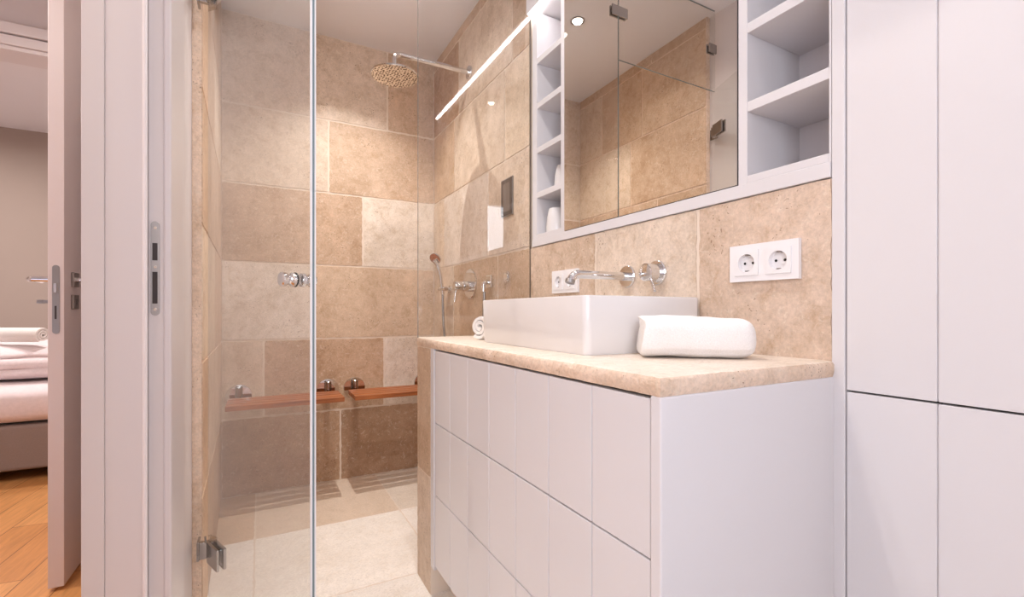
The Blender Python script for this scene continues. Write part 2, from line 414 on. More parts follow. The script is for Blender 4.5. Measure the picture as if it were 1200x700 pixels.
# bedroom door frame: lining and stepped head
fr = struct(obj('door_3', boxes((-1.55, -.58, 3.03, 3.19, 2.18, 2.2), (-1.57, -1.53, 3.03, 3.19, 0, 2.2), (-.60, -.56, 3.03, 3.19, 0, 2.2)), M['frame'], bevel=.002), 'white frame head over the bedroom doorway', 'door frame')
obj('casing', boxes((-1.66, -.50, 3.018, 3.05, 2.2, 2.245), (-1.66, -.50, 3.008, 3.05, 2.25, 2.30), (-1.66, -1.575, 3.012, 3.05, 0, 2.2)), M['frame'], fr, bevel=.003)

# bathroom door frame
XF = -.165
fr = struct(obj('door_2', boxes(
    (-.2705, -.205, 1.19, PJ, 0, 2.15),        # lining
    (-.205, -.178, 1.208, PJ, 0, 2.15),        # rebate
    (-.2705, -.178, .40, 1.19, 2.115, 2.14), (-.2705, -.178, .38, .41, 0, 2.14)), M['frame'], bevel=.002), 'white frame of the bathroom doorway with a stepped rebate', 'door frame')
obj('casing', boxes((-.1785, XF, 1.206, 1.395, 0, 2.165)), M['frame'], fr, bevel=.003)
obj('casing', boxes((-.305, -.2702, 1.188, 1.30, 0, 2.2)), M['frame'], fr, bevel=.0012)
obj('casing_head', boxes((-.1785, XF, .26, 1.206, 2.12, 2.165 + .03)), M['frame'], fr, bevel=.003)
bm = bmesh.new(); lathe(bm, (-.2065, 1.1895, 0), (0, 0, 1), [(0, .0045), (2.11, .0045)], 12)
obj('seal', bm, plain('pale_seal', lin(240, 232, 232), .3), fr, smooth=True)
# strike plate: a long plate with round ends, two openings and screws
def stadium(bm, cx, cz, w_, h_, y0, y1, n=10, mat=0):
    pts = [(cx + w_ / 2 * math.cos(a), cz + h_ / 2 - w_ / 2 + w_ / 2 * math.sin(a)) for a in [PI * k / n for k in range(n + 1)]]
    pts += [(cx - w_ / 2 * math.cos(a), cz - h_ / 2 + w_ / 2 - w_ / 2 * math.sin(a)) for a in [PI * k / n for k in range(n + 1)]]
    A = [bm.verts.new((x, y0, z)) for x, z in pts]; B = [bm.verts.new((x, y1, z)) for x, z in pts]
    bm.faces.new(A).material_index = mat; bm.faces.new(B[::-1]).material_index = mat
    for i in range(len(pts)):
        j = (i + 1) % len(pts); bm.faces.new((A[i], B[i], B[j], A[j])).material_index = mat
bm = bmesh.new(); stadium(bm, -.1925, 1.045, .0155, .196, 1.2062, 1.2085); sp = obj('strike_plate', bm, M['steel'], fr)
sp['label'] = 'brushed steel strike plate'
obj('latch_opening', boxes((-.1970, -.1885, 1.2052, 1.2065, 1.075, 1.02 + .10)[:6] and (-.1972, -.1885, 1.2055, 1.2064, 1.062, 1.098), (-.1972, -.1885, 1.2055, 1.2064, .972, 1.038)), M['dark'], sp)
bm = bmesh.new()
for z in (1.130, 1.048, .960): lathe(bm, (-.1925, 1.2063, z), (0, -1, 0), [(0, .0035), (.0008, .0028)], 12)
obj('screw', bm, M['chrome'], sp)

# bedroom door leaf, standing open
dl = struct(obj('door_1', boxes((-.635, -.593, 2.14, 3.0, .012, 2.17)), M['doorleaf'], bevel=.002), 'open white bedroom door seen edge-on', 'door')
bm = bmesh.new(); stadium(bm, -.6135, .997, .019, .235, 2.1375, 2.1405); fp = obj('lock_plate', bm, M['steel'], dl)
obj('latch', boxes((-.6175, -.6105, 2.131, 2.1378, 1.02, 1.052)), M['chrome'], fp)
obj('bolt_slot', boxes((-.6165, -.6115, 2.1368, 2.1377, .93, .975)), M['dark'], fp)
for nm, z in (('handle_rose', 1.070), ('key_rose', .990)):
    obj(nm, boxes((-.593, -.584, 2.205, 2.258, z - .026, z + .026)), M['steel'], dl, bevel=.002)
    obj(nm, boxes((-.645, -.635, 2.205, 2.258, z - .026, z + .026)), M['steel'], dl, bevel=.002)
bm = bmesh.new(); tube(bm, [(-.586, 2.23, 1.07), (-.545, 2.23, 1.07), *arc((-.545, 2.242, 1.07), .012, -PI / 2, 0, (0, 1, 0), (1, 0, 0), 4)[1:], (-.533, 2.35, 1.07)], .0095); obj('handle', bm, M['chrome'], dl, smooth=True)
bm = bmesh.new(); tube(bm, [(-.642, 2.23, 1.07), (-.70, 2.23, 1.07), (-.712, 2.245, 1.07), (-.714, 2.35, 1.07)], .0095); obj('handle', bm, M['chrome'], dl, smooth=True)
bm = boxes((-.672, -.645, 2.229, 2.232, .985, .996), (-.69, -.672, 2.2285, 2.2325, .984, .997)); obj('key', bm, M['steel'], dl)
obj('keyhole', boxes((-.5842, -.5835, 2.228, 2.233, .98, 1.0)), M['dark'], dl)

# ------------------------------------------------------------------ half wall + counter
XV = .503; YV0, YV1 = .484, 1.507; ZS0, ZS1 = .832, .862
cells = [(1.507, 1.657, 0, .395, BEIGE), (1.507, 1.657, .395, .832, TAN)]
hw = tiles('wall_partition', (XV + .002, 0, 0), (0, 1, 0), (0, 0, 1), (-1, 0, 0), cells, thick=.002, gap=.002, backing=.4)
struct(hw, 'low travertine wall between vanity and shower', 'wall')
cells = [(XV + .004, .71, 0, .401, TAN), (.71, .953, 0, .401, BEIGE), (XV + .004, .953, .401, .832, TAN)]
struct(tiles('wall_partition_side', (0, 1.657, 0), (1, 0, 0), (0, 0, 1), (0, 1, 0), cells, thick=.0015))

def rough_slab(x0, x1, y0, y1, z0, z1):
    bm = bmesh.new()
    nx, ny, nz = 44, 110, 5
    def P(i, j, k):
        x = x0 + (x1 - x0) * i / nx; y = y0 + (y1 - y0) * j / ny; z = z0 + (z1 - z0) * k / nz
        n_ = Vector((x, y, z))
        e = abs(noise.noise(n_ * 38)) * .004 + abs(noise.noise(n_ * 140)) * .0022
        er = .0035 if k in (0, nz) else (.001 if k in (1, nz - 1) else 0)
        if i == 0: x += e + er
        if j == 0: y += e * .8 + er
        if k == nz and (i <= 1 or j <= 1 ): z -= (.0018 if (i == 0 or j == 0) else .0004) + abs(noise.noise(n_ * 60)) * .0015
        return (x, y, z)
    grid = {}
    def V(i, j, k):
        if (i, j, k) not in grid: grid[i, j, k] = bm.verts.new(P(i, j, k))
        return grid[i, j, k]
    for j in range(ny):
        for i in range(nx):
            bm.faces.new((V(i, j, nz), V(i + 1, j, nz), V(i + 1, j + 1, nz), V(i, j + 1, nz))).material_index = 0
            bm.faces.new((V(i, j, 0), V(i, j + 1, 0), V(i + 1, j + 1, 0), V(i + 1, j, 0))).material_index = 0
    for k in range(nz):
        for j in range(ny):
            bm.faces.new((V(0, j, k), V(0, j, k + 1), V(0, j + 1, k + 1), V(0, j + 1, k))).material_index = 1
            bm.faces.new((V(nx, j, k), V(nx, j + 1, k), V(nx, j + 1, k + 1), V(nx, j, k + 1))).material_index = 1
        for i in range(nx):
            bm.faces.new((V(i, 0, k), V(i + 1, 0, k), V(i + 1, 0, k + 1), V(i, 0, k + 1))).material_index = 1
            bm.faces.new((V(i, ny, k), V(i, ny, k + 1), V(i + 1, ny, k + 1), V(i + 1, ny, k))).material_index = 1
    return bm
tag(obj('countertop', rough_slab(XV - .003, XW - .003, YV0 - .002, 1.660, ZS0, ZS1), [M['slab'], M['slabedge']], smooth=True),
    'rough-edged travertine countertop slab carrying the white basin', 'countertop')

# ------------------------------------------------------------------ vanity
van = thing('vanity_cabinet', 'white vanity cabinet with three grooved drawer fronts under the stone countertop', 'vanity', (.72, 1.0, 0))
van_off = Vector((-.72, -1.0, 0))
def vobj(name, bm, mat, **k):
    bmesh.ops.translate(bm, verts=bm.verts[:], vec=van_off); return obj(name, bm, mat, van, **k)
vobj('side_panel', bx(XV, XW - .003, YV0, .505, .0, ZS0), M['lacquer'], bevel=.0025)
vobj('side_panel', bx(XV, XW - .003, 1.474, YV1, .1, ZS0), M['lacquer'], bevel=.002)
vobj('carcass', boxes((XV + .024, XW - .004, .505, 1.474, .112, ZS0 - .012)), M['dark'])
vobj('toe_kick', boxes((XV + .07, XV + .085, .505, 1.5, 0, .112)), M['slabedge'])
YD0, YD1 = .508, 1.4715; BWD = (YD1 - YD0) / 7
def boardfront(y0, bw, n, z0, z1, x, th=.018, gr=.0026):
    bm = bmesh.new()
    for k in range(n):
        a = y0 + bw * k + (gr / 2 if k else 0); c = y0 + bw * (k + 1) - (gr / 2 if k < n - 1 else 0)
        box(bm, x, x + th, a, c, z0, z1)
    box(bm, x + .003, x + th - .001, y0 + .002, y0 + bw * n - .002, z0 + .002, z1 - .002)
    return bm
for z0, z1 in ((.590, .8265), (.3535, .5865), (.116, .350)):
    vobj('drawer', boardfront(YD0, BWD, 7, z0, z1, XV + .003), M['lacquer'], bevel=.0012)

# ------------------------------------------------------------------ tall cabinet
tc = thing('tall_cabinet', 'tall white built-in cupboard with grooved board doors right of the vanity', 'cupboard', (1.15, 0, 0))
def tobj(name, bm, mat, **k):
    bmesh.ops.translate(bm, verts=bm.verts[:], vec=Vector((-1.15, 0, 0))); return obj(name, bm, mat, tc, **k)
tobj('stile', bx(XW - .004, XW + .4, .4655, .4885, 0, ZC - .002), M['lacquer'], bevel=.002)
tobj('carcass', bx(XW + .02, XW + .4, -.64, .4655, 0.0, ZC - .004), M['dark'])
for y1 in (.4635,):
    tobj('door', boardfront(y1 - .1315 * 4, .1315, 4, .8105, ZC - .006, XW - .002, gr=.0018), M['lacquer'], bevel=.0012)
    tobj('door', boardfront(y1 - .1315 * 4, .1315, 4, .06, .8070, XW - .002, gr=.0018), M['lacquer'], bevel=.0012)
tobj('door', boardfront(-.64, .1415, 4, .8105, ZC - .006, XW - .002), M['lacquer'], bevel=.0012)
tobj('door', boardfront(-.64, .1415, 4, .06, .8070, XW - .002), M['lacquer'], bevel=.0012)
tobj('end_panel', bx(XW, XW + .4, -.698, -.642, 0, ZC - .004), M['lacquer'])

# ------------------------------------------------------------------ mirror unit with open shelves on both sides
mc = thing('mirror_cabinet', 'recessed white mirror cabinet with open shelves left and right of the mirror', 'mirror cabinet', (XW, 1.04, 1.21))
def mobj(name, bm, mat, parent=None, **k):
    if parent is None: bmesh.ops.translate(bm, verts=bm.verts[:], vec=Vector((-XW, -1.04, -1.21)))
    return obj(name, bm, mat, mc, **k)
XB = 1.15; ZT = 2.128
XFm = XW - .006
mobj('frame', boxes((XFm, XW + .012, .4895, 1.590, 1.2105, 1.240)), M['lacquer'], bevel=.0015)
mobj('body', boxes(
    (XFm + .003, XB, 1.558, 1.590, 1.240, ZT), (XFm + .003, XB, 1.3705, 1.3926, 1.240, ZT),
    (XFm + .003, XB, .6626, .6845, 1.240, ZT), (XFm + .003, XB, .4895, .4935, 1.240, ZT),
    (XW + .012, XB, .4935, 1.558, 1.212, 1.2405),
    (XFm + .003, XB, .4935, .6626, 1.2405, 1.257), (XFm + .003, XB, 1.3926, 1.558, 1.2405, 1.257),
    (XB, XB + .004, .4895, 1.590, 1.2105, ZT)), M['lacquer'], bevel=.001)
for y0, y1 in ((.4935, .6626), (1.3926, 1.558)):
    for z in (1.3995, 1.5745, 1.7495, 1.9245):
        mobj('shelf', bx(XFm + .004, XB, y0, y1, z, z + .022), M['lacquer'], bevel=.001)
mobj('mirror_edge', bx(XW - .002, XW + .016, .6860, 1.3690, 1.2412, 2.10), M['dark'])
mobj('mirror', bx(XW - .0045, XW - .002, .6868, 1.3682, 1.2422, 2.10), M['mirror'])
mobj('mirror_carcass', bx(XW + .016, XB, .6845, 1.3705, 1.2405, ZT), M['lacquer'])
mobj('fascia', boxes((.929, XB, .4895, 1.602, 2.135, ZC - .003)), M['lacquer'], bevel=.0015)
mobj('led_strip', boxes((.9395, .9545, .492, 1.598, 2.1285, 2.1355)), M['led'])

# cups on the left shelves
def cup(x, y, z, label):
    bm = bmesh.new(); lathe(bm, (0, 0, 0), (0, 0, 1), [(0, .036), (.002, .0395), (.02, .040), (.06, .0365), (.086, .031), (.0935, .0285), (.095, .023)], 32)
    return tag(obj('beaker', bm, M['ceramic'], smooth=True, loc=(x, y, z)), label, 'beaker')
cup(1.002, 1.494, 1.2572, 'white tapered beaker on the bottom board of the left shelves')
cup(1.03, 1.482, 1.4217, 'white tapered beaker one shelf higher, in the second compartment of the left shelves')

# ------------------------------------------------------------------ basin
def rrect(bm, x0, x1, y0, y1, z, r, n=6):
    pts = []
    for cx, cy, a in ((x1 - r, y1 - r, 0), (x0 + r, y1 - r, PI / 2), (x0 + r, y0 + r, PI), (x1 - r, y0 + r, 1.5 * PI)):
        for k in range(n + 1):
            t_ = a + PI / 2 * k / n; pts.append(bm.verts.new((cx + r * math.cos(t_), cy + r * math.sin(t_), z)))
    return pts
bm = bmesh.new(); X0, X1, Y0, Y1, Z0, Z1 = .600, .950, .785, 1.31, ZS1, .9905
R = [rrect(bm, X0 + .006, X1 - .004, Y0 + .005, Y1 - .005, Z0, .014), rrect(bm, X0 + .003, X1 - .002, Y0 + .002, Y1 - .002, Z0 + .006, .016),
     rrect(bm, X0, X1, Y0, Y1, Z1 - .004, .016), rrect(bm, X0 + .001, X1 - .001, Y0 + .001, Y1 - .001, Z1 - .001, .016), rrect(bm, X0 + .004, X1 - .004, Y0 + .004, Y1 - .004, Z1, .013),
     rrect(bm, X0 + .010, X1 - .06, Y0 + .010, Y1 - .010, Z1, .012), rrect(bm, X0 + .013, X1 - .063, Y0 + .013, Y1 - .013, Z1 - .003, .014),
     rrect(bm, X0 + .022, X1 - .07, Y0 + .022, Y1 - .022, Z1 - .08, .03), rrect(bm, X0 + .05, X1 - .1, Y0 + .05, Y1 - .05, Z1 - .1, .04)]
for a, c in zip(R, R[1:]):
    for k in range(len(a)): bm.faces.new((a[k], a[(k + 1) % len(a)], c[(k + 1) % len(a)], c[k]))
bm.faces.new(R[0][::-1]); bm.faces.new(R[-1])
bmesh.ops.translate(bm, verts=bm.verts[:], vec=Vector((-.775, -1.05, -Z0)))
bs = thing('vessel_basin', 'rectangular white ceramic basin standing on the stone countertop', 'basin', (.775, 1.05, Z0))
obj('bowl', bm, M['ceramic'], bs, smooth=True)
bm = bmesh.new(); lathe(bm, (-.03, 0, Z1 - Z0 - .1), (0, 0, 1), [(0, .03), (.004, .03), (.005, .024)], 24); obj('drain', bm, M['chrome'], bs, smooth=True)

# ------------------------------------------------------------------ basin fittings on the wall
sp = thing('wall_spout', 'long chrome spout reaching out of the wall over the basin', 'tap', (XW - .003, 1.0446, 1.0585))
bm = bmesh.new(); lathe(bm, (0, 0, 0), (-1, 0, 0), [(-.002, .0325), (.005, .0325), (.0075, .0305)], 40); obj('rosette', bm, M['chrome'], sp, smooth=True)
bm = bmesh.new()
pts = [(-.005, 0, 0), (-.03, 0, 0)] + [(-.03 - .015 * k, 0, 0) for k in range(1, 11)] + [Vector(p) for p in arc((-.18, 0, -.026), .026, PI / 2, PI * .80, (1, 0, 0), (0, 0, 1), 7)[1:]]
pts.append(Vector(pts[-1]) + Vector((-.006, 0, -.009)))
tube(bm, pts, [.0125] * 2 + [.0118] * (len(pts) - 2), 20); obj('spout', bm, M['chrome'], sp, smooth=True)
e = Vector(pts[-1]); bm = bmesh.new(); lathe(bm, e, (-.35, 0, -.94), [(-.004, .0135), (.006, .0135), (.006, .010), (.004, .009)], 24); obj('aerator', bm, M['steel'], sp, smooth=True)
mx = thing('basin_mixer', 'round chrome basin mixer valve on the wall beside the spout', 'tap', (XW - .003, .9288, 1.061))
bm = bmesh.new(); lathe(bm, (0, 0, 0), (-1, 0, 0), [(-.002, .034), (.005, .034), (.0075, .032)], 40); obj('rosette', bm, M['chrome'], mx, smooth=True)
bm = bmesh.new(); lathe(bm, (0, 0, 0), (-1, 0, 0), [(.007, .0275), (.012, .0275), (.0121, .0245), (.042, .0245), (.045, .0235), (.047, .020)], 40); obj('body', bm, M['chrome'], mx, smooth=True)
bm = bmesh.new(); tube(bm, [(-.036, -.012, -.017), (-.046, -.036, -.052)], .0042, 12); obj('lever', bm, M['chrome'], mx, smooth=True)

def double_socket(yc, zc, label):
    t_ = thing('power_socket', label, 'socket', (XW - .003, yc, zc), group='double wall sockets')
    obj('frame', boxes((-.009, 0, -.0775, .0775, .0265, .0405), (-.009, 0, -.0775, .0775, -.0405, -.0265), (-.009, 0, -.0775, -.0622, -.0265, .0265), (-.009, 0, .0622, .0775, -.0265, .0265), (-.009, 0, -.0088, .0088, -.0265, .0265)), M['plastic'], t_)
    for s in (-1, 1):
        c = s * .0355; n = 32; bm = bmesh.new(); h = .0275; rr = .0195
        circ = [(math.cos(2 * PI * k / n), math.sin(2 * PI * k / n)) for k in range(n)]
        def sq(a, b_, m_): k_ = m_ / max(abs(a), abs(b_)); return a * k_, b_ * k_
        base = [bm.verts.new((-.0088, c + sq(a, b_, h)[0], sq(a, b_, h)[1])) for a, b_ in circ]
        top = [bm.verts.new((-.0115, c + sq(a, b_, h)[0], sq(a, b_, h)[1])) for a, b_ in circ]
        hole = [bm.verts.new((-.0115, c + a * rr, b_ * rr)) for a, b_ in circ]
        well = [bm.verts.new((-.0005, c + a * rr * .97, b_ * rr * .97)) for a, b_ in circ]
        for A, B in ((base, top), (top, hole), (hole, well)):
            for k in range(n): bm.faces.new((A[k], A[(k + 1) % n], B[(k + 1) % n], B[k]))
        bm.faces.new(well)
        ins = obj('insert', bm, M['plastic'], t_)
        bm = bmesh.new()
        bm.free()
        for d in (-.0095, .0095):
            bm = bmesh.new(); lathe(bm, (-.0011, c + d, 0), (1, 0, 0), [(0, .0028), (-.0004, .0028)], 14); obj('pin_hole', bm, M['rubber'], ins)
        obj('earth_clip', bx(-.009, -.001, c - .004, c + .004, .0165, .0188), M['steel'], ins)
        obj('earth_clip', bx(-.009, -.001, c - .004, c + .004, -.0188, -.0165), M['steel'], ins)
    # the frame is opened where the inserts sit: a recess drawn by the inserts themselves
    return t_
double_socket(.622, 1.062, 'white double wall socket on the stone right of the basin, near the tall cupboard')
double_socket(1.359, 1.062, 'white double wall socket partly hidden behind the spout tip')

# ------------------------------------------------------------------ towels
def loft(bm, secs):
    n = len(secs[0]); rings = [[bm.verts.new(p) for p in s] for s in secs]
    for a, c in zip(rings, rings[1:]):
        for k in range(n): bm.faces.new((a[k], a[(k + 1) % n], c[(k + 1) % n], c[k]))
    bm.faces.new(rings[0][::-1]); bm.faces.new(rings[-1])
def towel_fold(L, wd, ht, seed=0):
    bm = bmesh.new(); secs = []; n = 56; m_ = 44
    for i in range(m_ + 1):
        s = i / m_
        x = -L / 2 + L * s
        k = 1.0
        if s > .86: q = (s - .86) / .14; k = math.sqrt(max(0, 1 - (q ** 2.4) * .80))
        if s < .02: k = .965 + s * 1.7
        sec = []
        for j in range(n):
            a = 2 * PI * j / n; ca, sa = math.cos(a), math.sin(a); ex = .62
            yy = math.copysign(abs(ca) ** ex, ca) * wd / 2; zz = math.copysign(abs(sa) ** ex, sa) * ht / 2
            hz = 1.0 - .10 * (s - .5) ** 2 * 4 + .05 * math.sin(s * 5.2 + 1.0)
            zz = zz * (hz if zz > 0 else 1)
            p = Vector((x, yy, zz)); d = noise.noise(Vector((x * 14 + seed, yy * 16, zz * 16))) * .0035 + noise.noise(Vector((x * 40 + seed, yy * 40, zz * 40))) * .0012
            groove = .004 * math.exp(-((a - 3.75) / .06) ** 2) * (1 if s > .25 else .4) + .003 * math.exp(-((a - .35) / .07) ** 2)
            rr = 1 + (d - groove) / max(.02, math.hypot(yy, zz))
            zf = zz * rr * k
            if zz < 0: zf = max(zf, -ht / 2)
            sec.append((x + (.004 * math.sin(a * 3) if s < .02 else 0), yy * rr * k, zf + ht / 2 - (ht / 2) * (1 - k) * .25))
        zmin = min(p[2] for p in sec)
        secs.append([(p[0], p[1], max(p[2] - zmin * (0 if zmin > 0 else 1), 0)) for p in sec])
    loft(bm, secs); return bm
o = obj('rolled_towel', towel_fold(.218, .115, .084), M['towel'], smooth=True, loc=(.787, .664, ZS1 + .0012)); o.rotation_euler = (0, 0, math.radians(-38))
tag(o, 'white towel folded into a thick roll on the countertop in front of the basin', 'towel')

def spiral_roll(L, R_, turns=2.6, th=.011, n=160):
    """a rolled towel: spiral band extruded along x"""
    bm = bmesh.new(); ring0 = []; ring1 = []
    def pt(t_, off, x):
        a = t_ * turns * 2 * PI; r = .006 + (R_ - .006) * t_ + off
        return (x, r * math.cos(a), r * math.sin(a))
    xs = [-L / 2 + .004 * 0, -L / 2 + .006, 0, L / 2 - .006, L / 2]
    ed = [.72, 1, 1, 1, .72]
    cols = []
    for x, e_ in zip(xs, ed):
        c = []
        for i in range(n + 1):
            t_ = i / n; wv = .0010 * math.sin(i * .21)
            c.append((pt(t_, wv + th / 2 * e_, x), pt(t_, wv - th / 2 * e_, x)))
        cols.append([(bm.verts.new(a), bm.verts.new(b_)) for a, b_ in c])
    for A, B in zip(cols, cols[1:]):
        for i in range(n):
            bm.faces.new((A[i][0], A[i + 1][0], B[i + 1][0], B[i][0])); bm.faces.new((A[i][1], B[i][1], B[i + 1][1], A[i + 1][1]))
        bm.faces.new((A[n][0], A[n][1], B[n][1], B[n][0])); bm.faces.new((A[0][0], B[0][0], B[0][1], A[0][1]))
    for S in (cols[0], cols[-1]):
        for i in range(n): bm.faces.new((S[i][0], S[i][1], S[i + 1][1], S[i + 1][0]))
    return bm
o = obj('rolled_towel', spiral_roll(.24, .036, 2.3, .0125), M['towel'], smooth=True, loc=(.745, 1.447, ZS1 + .0432)); o.rotation_euler = (math.radians(200), 0, math.radians(22))
tag(o, 'small white rolled towel showing its spiral end, behind the far side of the basin', 'towel')

# ------------------------------------------------------------------ shower glass
YG = 1.609
def pane(bm, x0, x1, y0, y1, z0, z1, free='x+'):
    """flat pane: faces index 0, edge index 1, arrises index 2"""
    fs = box(bm, x0, x1, y0, y1, z0, z1, 0)
    for f_ in fs:
        f_.normal_update(); nn = f_.normal
        if abs(nn.y) < .5 and (nn.x > .5 if free == 'x+' else nn.x < -.5 if free == 'x-' else abs(nn.z) > .5): f_.material_index = 1
gp = thing('shower_screen', 'fixed clear glass screen standing on the far end of the countertop', 'shower screen', (.72, YG, ZS1))
bm = bmesh.new(); pane(bm, .491 - .72, .9515 - .72, -.004, .004, .0005, 2.497 - ZS1, 'x-'); obj('glass_pane', bm, [M['glass'], M['glassedge']], gp)
bm = bmesh.new(); box(bm, .9515 - .72, .9545 - .72, -.005, .005, .0005, 2.497 - ZS1); obj('seal', bm, plain('grey_silicone', lin(120, 104, 92), .5), gp)
tr_ = thing('shower_transom', 'fixed clear glass transom above the shower door', 'glass panel', (.16, YG, 2.083))
bm = bmesh.new(); pane(bm, -.150 - .16, .488 - .16, -.004, .004, 0, 2.497 - 2.083, 'z'); obj('glass_pane', bm, [M['glass'], M['glassedge']], tr_)
for x in (.489, -.125):
    for s in (-1, 1):
        obj('clip', bx(x - .16 - .045 * (1 if x > 0 else .6), x - .16 + .045 * (1 if x > 0 else .6), (-.011 if s < 0 else .0045), (-.0045 if s < 0 else .011), .19, .235), M['satin'], tr_, bevel=.001)

dr = thing('shower_door', 'frameless clear glass shower door swung open, with chrome knob and hinges', 'shower door', (-.128, 1.60, 0), math.radians(-68.6))
DW = .612
bm = bmesh.new(); pane(bm, .0, DW, -.005, .005, .012, 2.076)
obj('glass_pane', bm, [M['glass'], M['glassedge']], dr)
bm = boxes((DW - .0035, DW + .0005, -.0054, -.0022, .012, 2.076), (DW - .0035, DW + .0005, .0024, .0054, .012, 2.076))
obj('edge_seal', bm, M['arris'], dr)  # white strips painting the bright gleam on the pane's arrises
for s in (-1, 1):
    bm = bmesh.new(); prof = [(.005, .0125), (.006, .0125), (.0062, .0145), (.013, .0152), (.017, .0115), (.021, .0105), (.026, .0145), (.034, .0152), (.0365, .0135)]
    lathe(bm, (.544, 0, 1.023), (0, s, 0), prof, 32); k_ = obj('knob', bm, M['chrome'], dr, smooth=True)
bm = bmesh.new(); lathe(bm, (.544, 0, 1.023), (0, -1, 0), [(.0048, .0156), (.0066, .0156)], 28); obj('gasket', bm, M['rubber'], dr)
def hinge(z):
    hg = obj('hinge', boxes((.012, .092, -.0125, -.0052, z - .029, z + .029), (.012, .092, .0052, .0125, z - .029, z + .029), (-.006, .012, -.009, .009, z - .022, z + .022)), M['satin'], dr, bevel=.0012)
    # wall leaf, turned back to the wall plane
    bm = bmesh.new(); box(bm, -.027, -.002, -.003, .012, z - .024, z + .024); box(bm, -.032, -.0255, -.004, .040, z - .027, z + .027)
    bmesh.ops.rotate(bm, verts=bm.verts[:], cent=(0, 0, 0), matrix=Matrix.Rotation(math.radians(68.6), 3, 'Z'))
    obj('wall_leaf', bm, M['satin'], hg, bevel=.001)
    bm = bmesh.new(); tube(bm, [(.0, -.010, z + .022), (.0, -.012, z + .042)], .0025, 8); obj('pin', bm, M['steel'], hg)
hinge(.2675); hinge(1.87)

# ------------------------------------------------------------------ shower fittings
sh = thing('rain_shower', 'round chrome rain shower head on a long horizontal wall arm', 'shower head', (XW - .003, 2.222, 2.19))
bm = bmesh.new(); lathe(bm, (0, 0, 0), (-1, 0, 0), [(-.001, .034), (.006, .034), (.009, .032)], 36); obj('rosette', bm, M['chrome'], sh, smooth=True)
bm = bmesh.new(); pts = [(0, 0, 0), (-.18, 0, 0), (-.355, 0, 0)] + arc((-.355, 0, -.032), .032, PI / 2, PI, (1, 0, 0), (0, 0, 1), 8)[1:] + [(-.387, 0, -.09)]
tube(bm, pts, .0128, 18); obj('arm', bm, M['chrome'], sh, smooth=True)
bm = bmesh.new(); lathe(bm, (-.387, 0, -.113), (0, 0, 1), [(.000, .109), (.002, .111), (.007, .111), (.010, .107), (.014, .03), (.022, .018), (.026, .017)], 56, cap0=False)
obj('head', bm, M['chrome'], sh, smooth=True)
bm = bmesh.new(); lathe(bm, (-.387, 0, -.1135), (0, 0, 1), [(0, .1085), (.001, .1085)], 56); obj('nozzle_plate', bm, M['nozzle'], sh)

# hand shower on its wall holder with hose
hs = thing('hand_shower', 'chrome hand shower leaning in a wall holder with its hose hanging down', 'hand shower', (XW - .003, 2.50, 1.083))
bm = bmesh.new(); lathe(bm, (0, .0, 0), (-1, 0, 0), [(-.001, .020), (.005, .020), (.006, .0115), (.034, .0115)], 24)
tube(bm, [(-.046, -.055, 0), (-.046, .05, 0)], .011, 14); obj('holder', bm, M['chrome'], hs, smooth=True)
bm = bmesh.new(); pts = [(-.046, .0, -.03), (-.050, .0, .0), (-.062, .0, .08), (-.078, .0, .135), (-.095, .0, .16)]
tube(bm, pts, [.009, .011, .0115, .013, .016], 16); obj('handle', bm, M['chrome'], hs, smooth=True)
bm = bmesh.new(); lathe(bm, (-.088, 0, .172), (-.62, -.55, -.56), [(-.016, .016), (-.006, .030), (.006, .034), (.009, .032)], 28); obj('spray_head', bm, M['chrome'], hs, smooth=True)
bm = bmesh.new(); pts = []
for k in range(60):
    t_ = k / 59; a_ = PI * t_
    pts.append((-.046 + .014 * t_, -.262 * (1 - math.copysign(abs(math.cos(a_)) ** .75, math.cos(a_))), -.03 - .0035 * t_ - .42 * max(0, math.sin(a_)) ** .8))
tube(bm, pts, .0068, 10); obj('hose', bm, M['steel'], hs, smooth=True)

el = thing('hose_outlet', 'squarish chrome hose outlet on the wall right of the shower mixer', 'shower outlet', (XW - .003, 1.976, 1.095))
obj('rosette', bx(-.012, 0, -.028, .028, -.028, .032), M['chrome'], el, bevel=.008, seg=4)
bm = bmesh.new(); tube(bm, [(-.008, 0, -.002), (-.024, 0, -.004), *[Vector(p) for p in arc((-.024, 0, -.016), .012, PI / 2, PI, (1, 0, 0), (0, 0, 1), 5)[1:]], (-.036, 0, -.045)], .009, 14); obj('elbow', bm, M['chrome'], el, smooth=True)
bm = bmesh.new(); lathe(bm, (0, 0, 0), (-1, 0, 0), [(-.001, .025), (.006, .025), (.008, .023), (.0081, .017), (.012, .016)], 32)
tag(obj('wall_outlet', bm, M['chrome'], smooth=True, loc=(XW - .003, 1.803, 1.108)), 'small round chrome cap on the shower wall nearest the glass screen', 'wall cap')
sm = thing('shower_mixer', 'round chrome shower mixer with a lever, left of the squarish outlet', 'shower mixer', (XW - .003, 2.208, 1.098))
bm = bmesh.new(); lathe(bm, (0, 0, 0), (-1, 0, 0), [(-.001, .077), (.006, .077), (.009, .074)], 48); obj('rosette', bm, M['chrome'], sm, smooth=True)
bm = bmesh.new(); lathe(bm, (0, 0, -.012), (-1, 0, 0), [(.008, .028), (.045, .026), (.048, .025), (.049, .0235), (.088, .0225), (.092, .020)], 32); obj('body', bm, M['chrome'], sm, smooth=True)
bm = bmesh.new(); tube(bm, [(-.08, 0, -.02), (-.086, 0, -.06), (-.09, 0, -.095)], [.005, .0042, .0036], 12); obj('lever', bm, M['chrome'], sm, smooth=True)

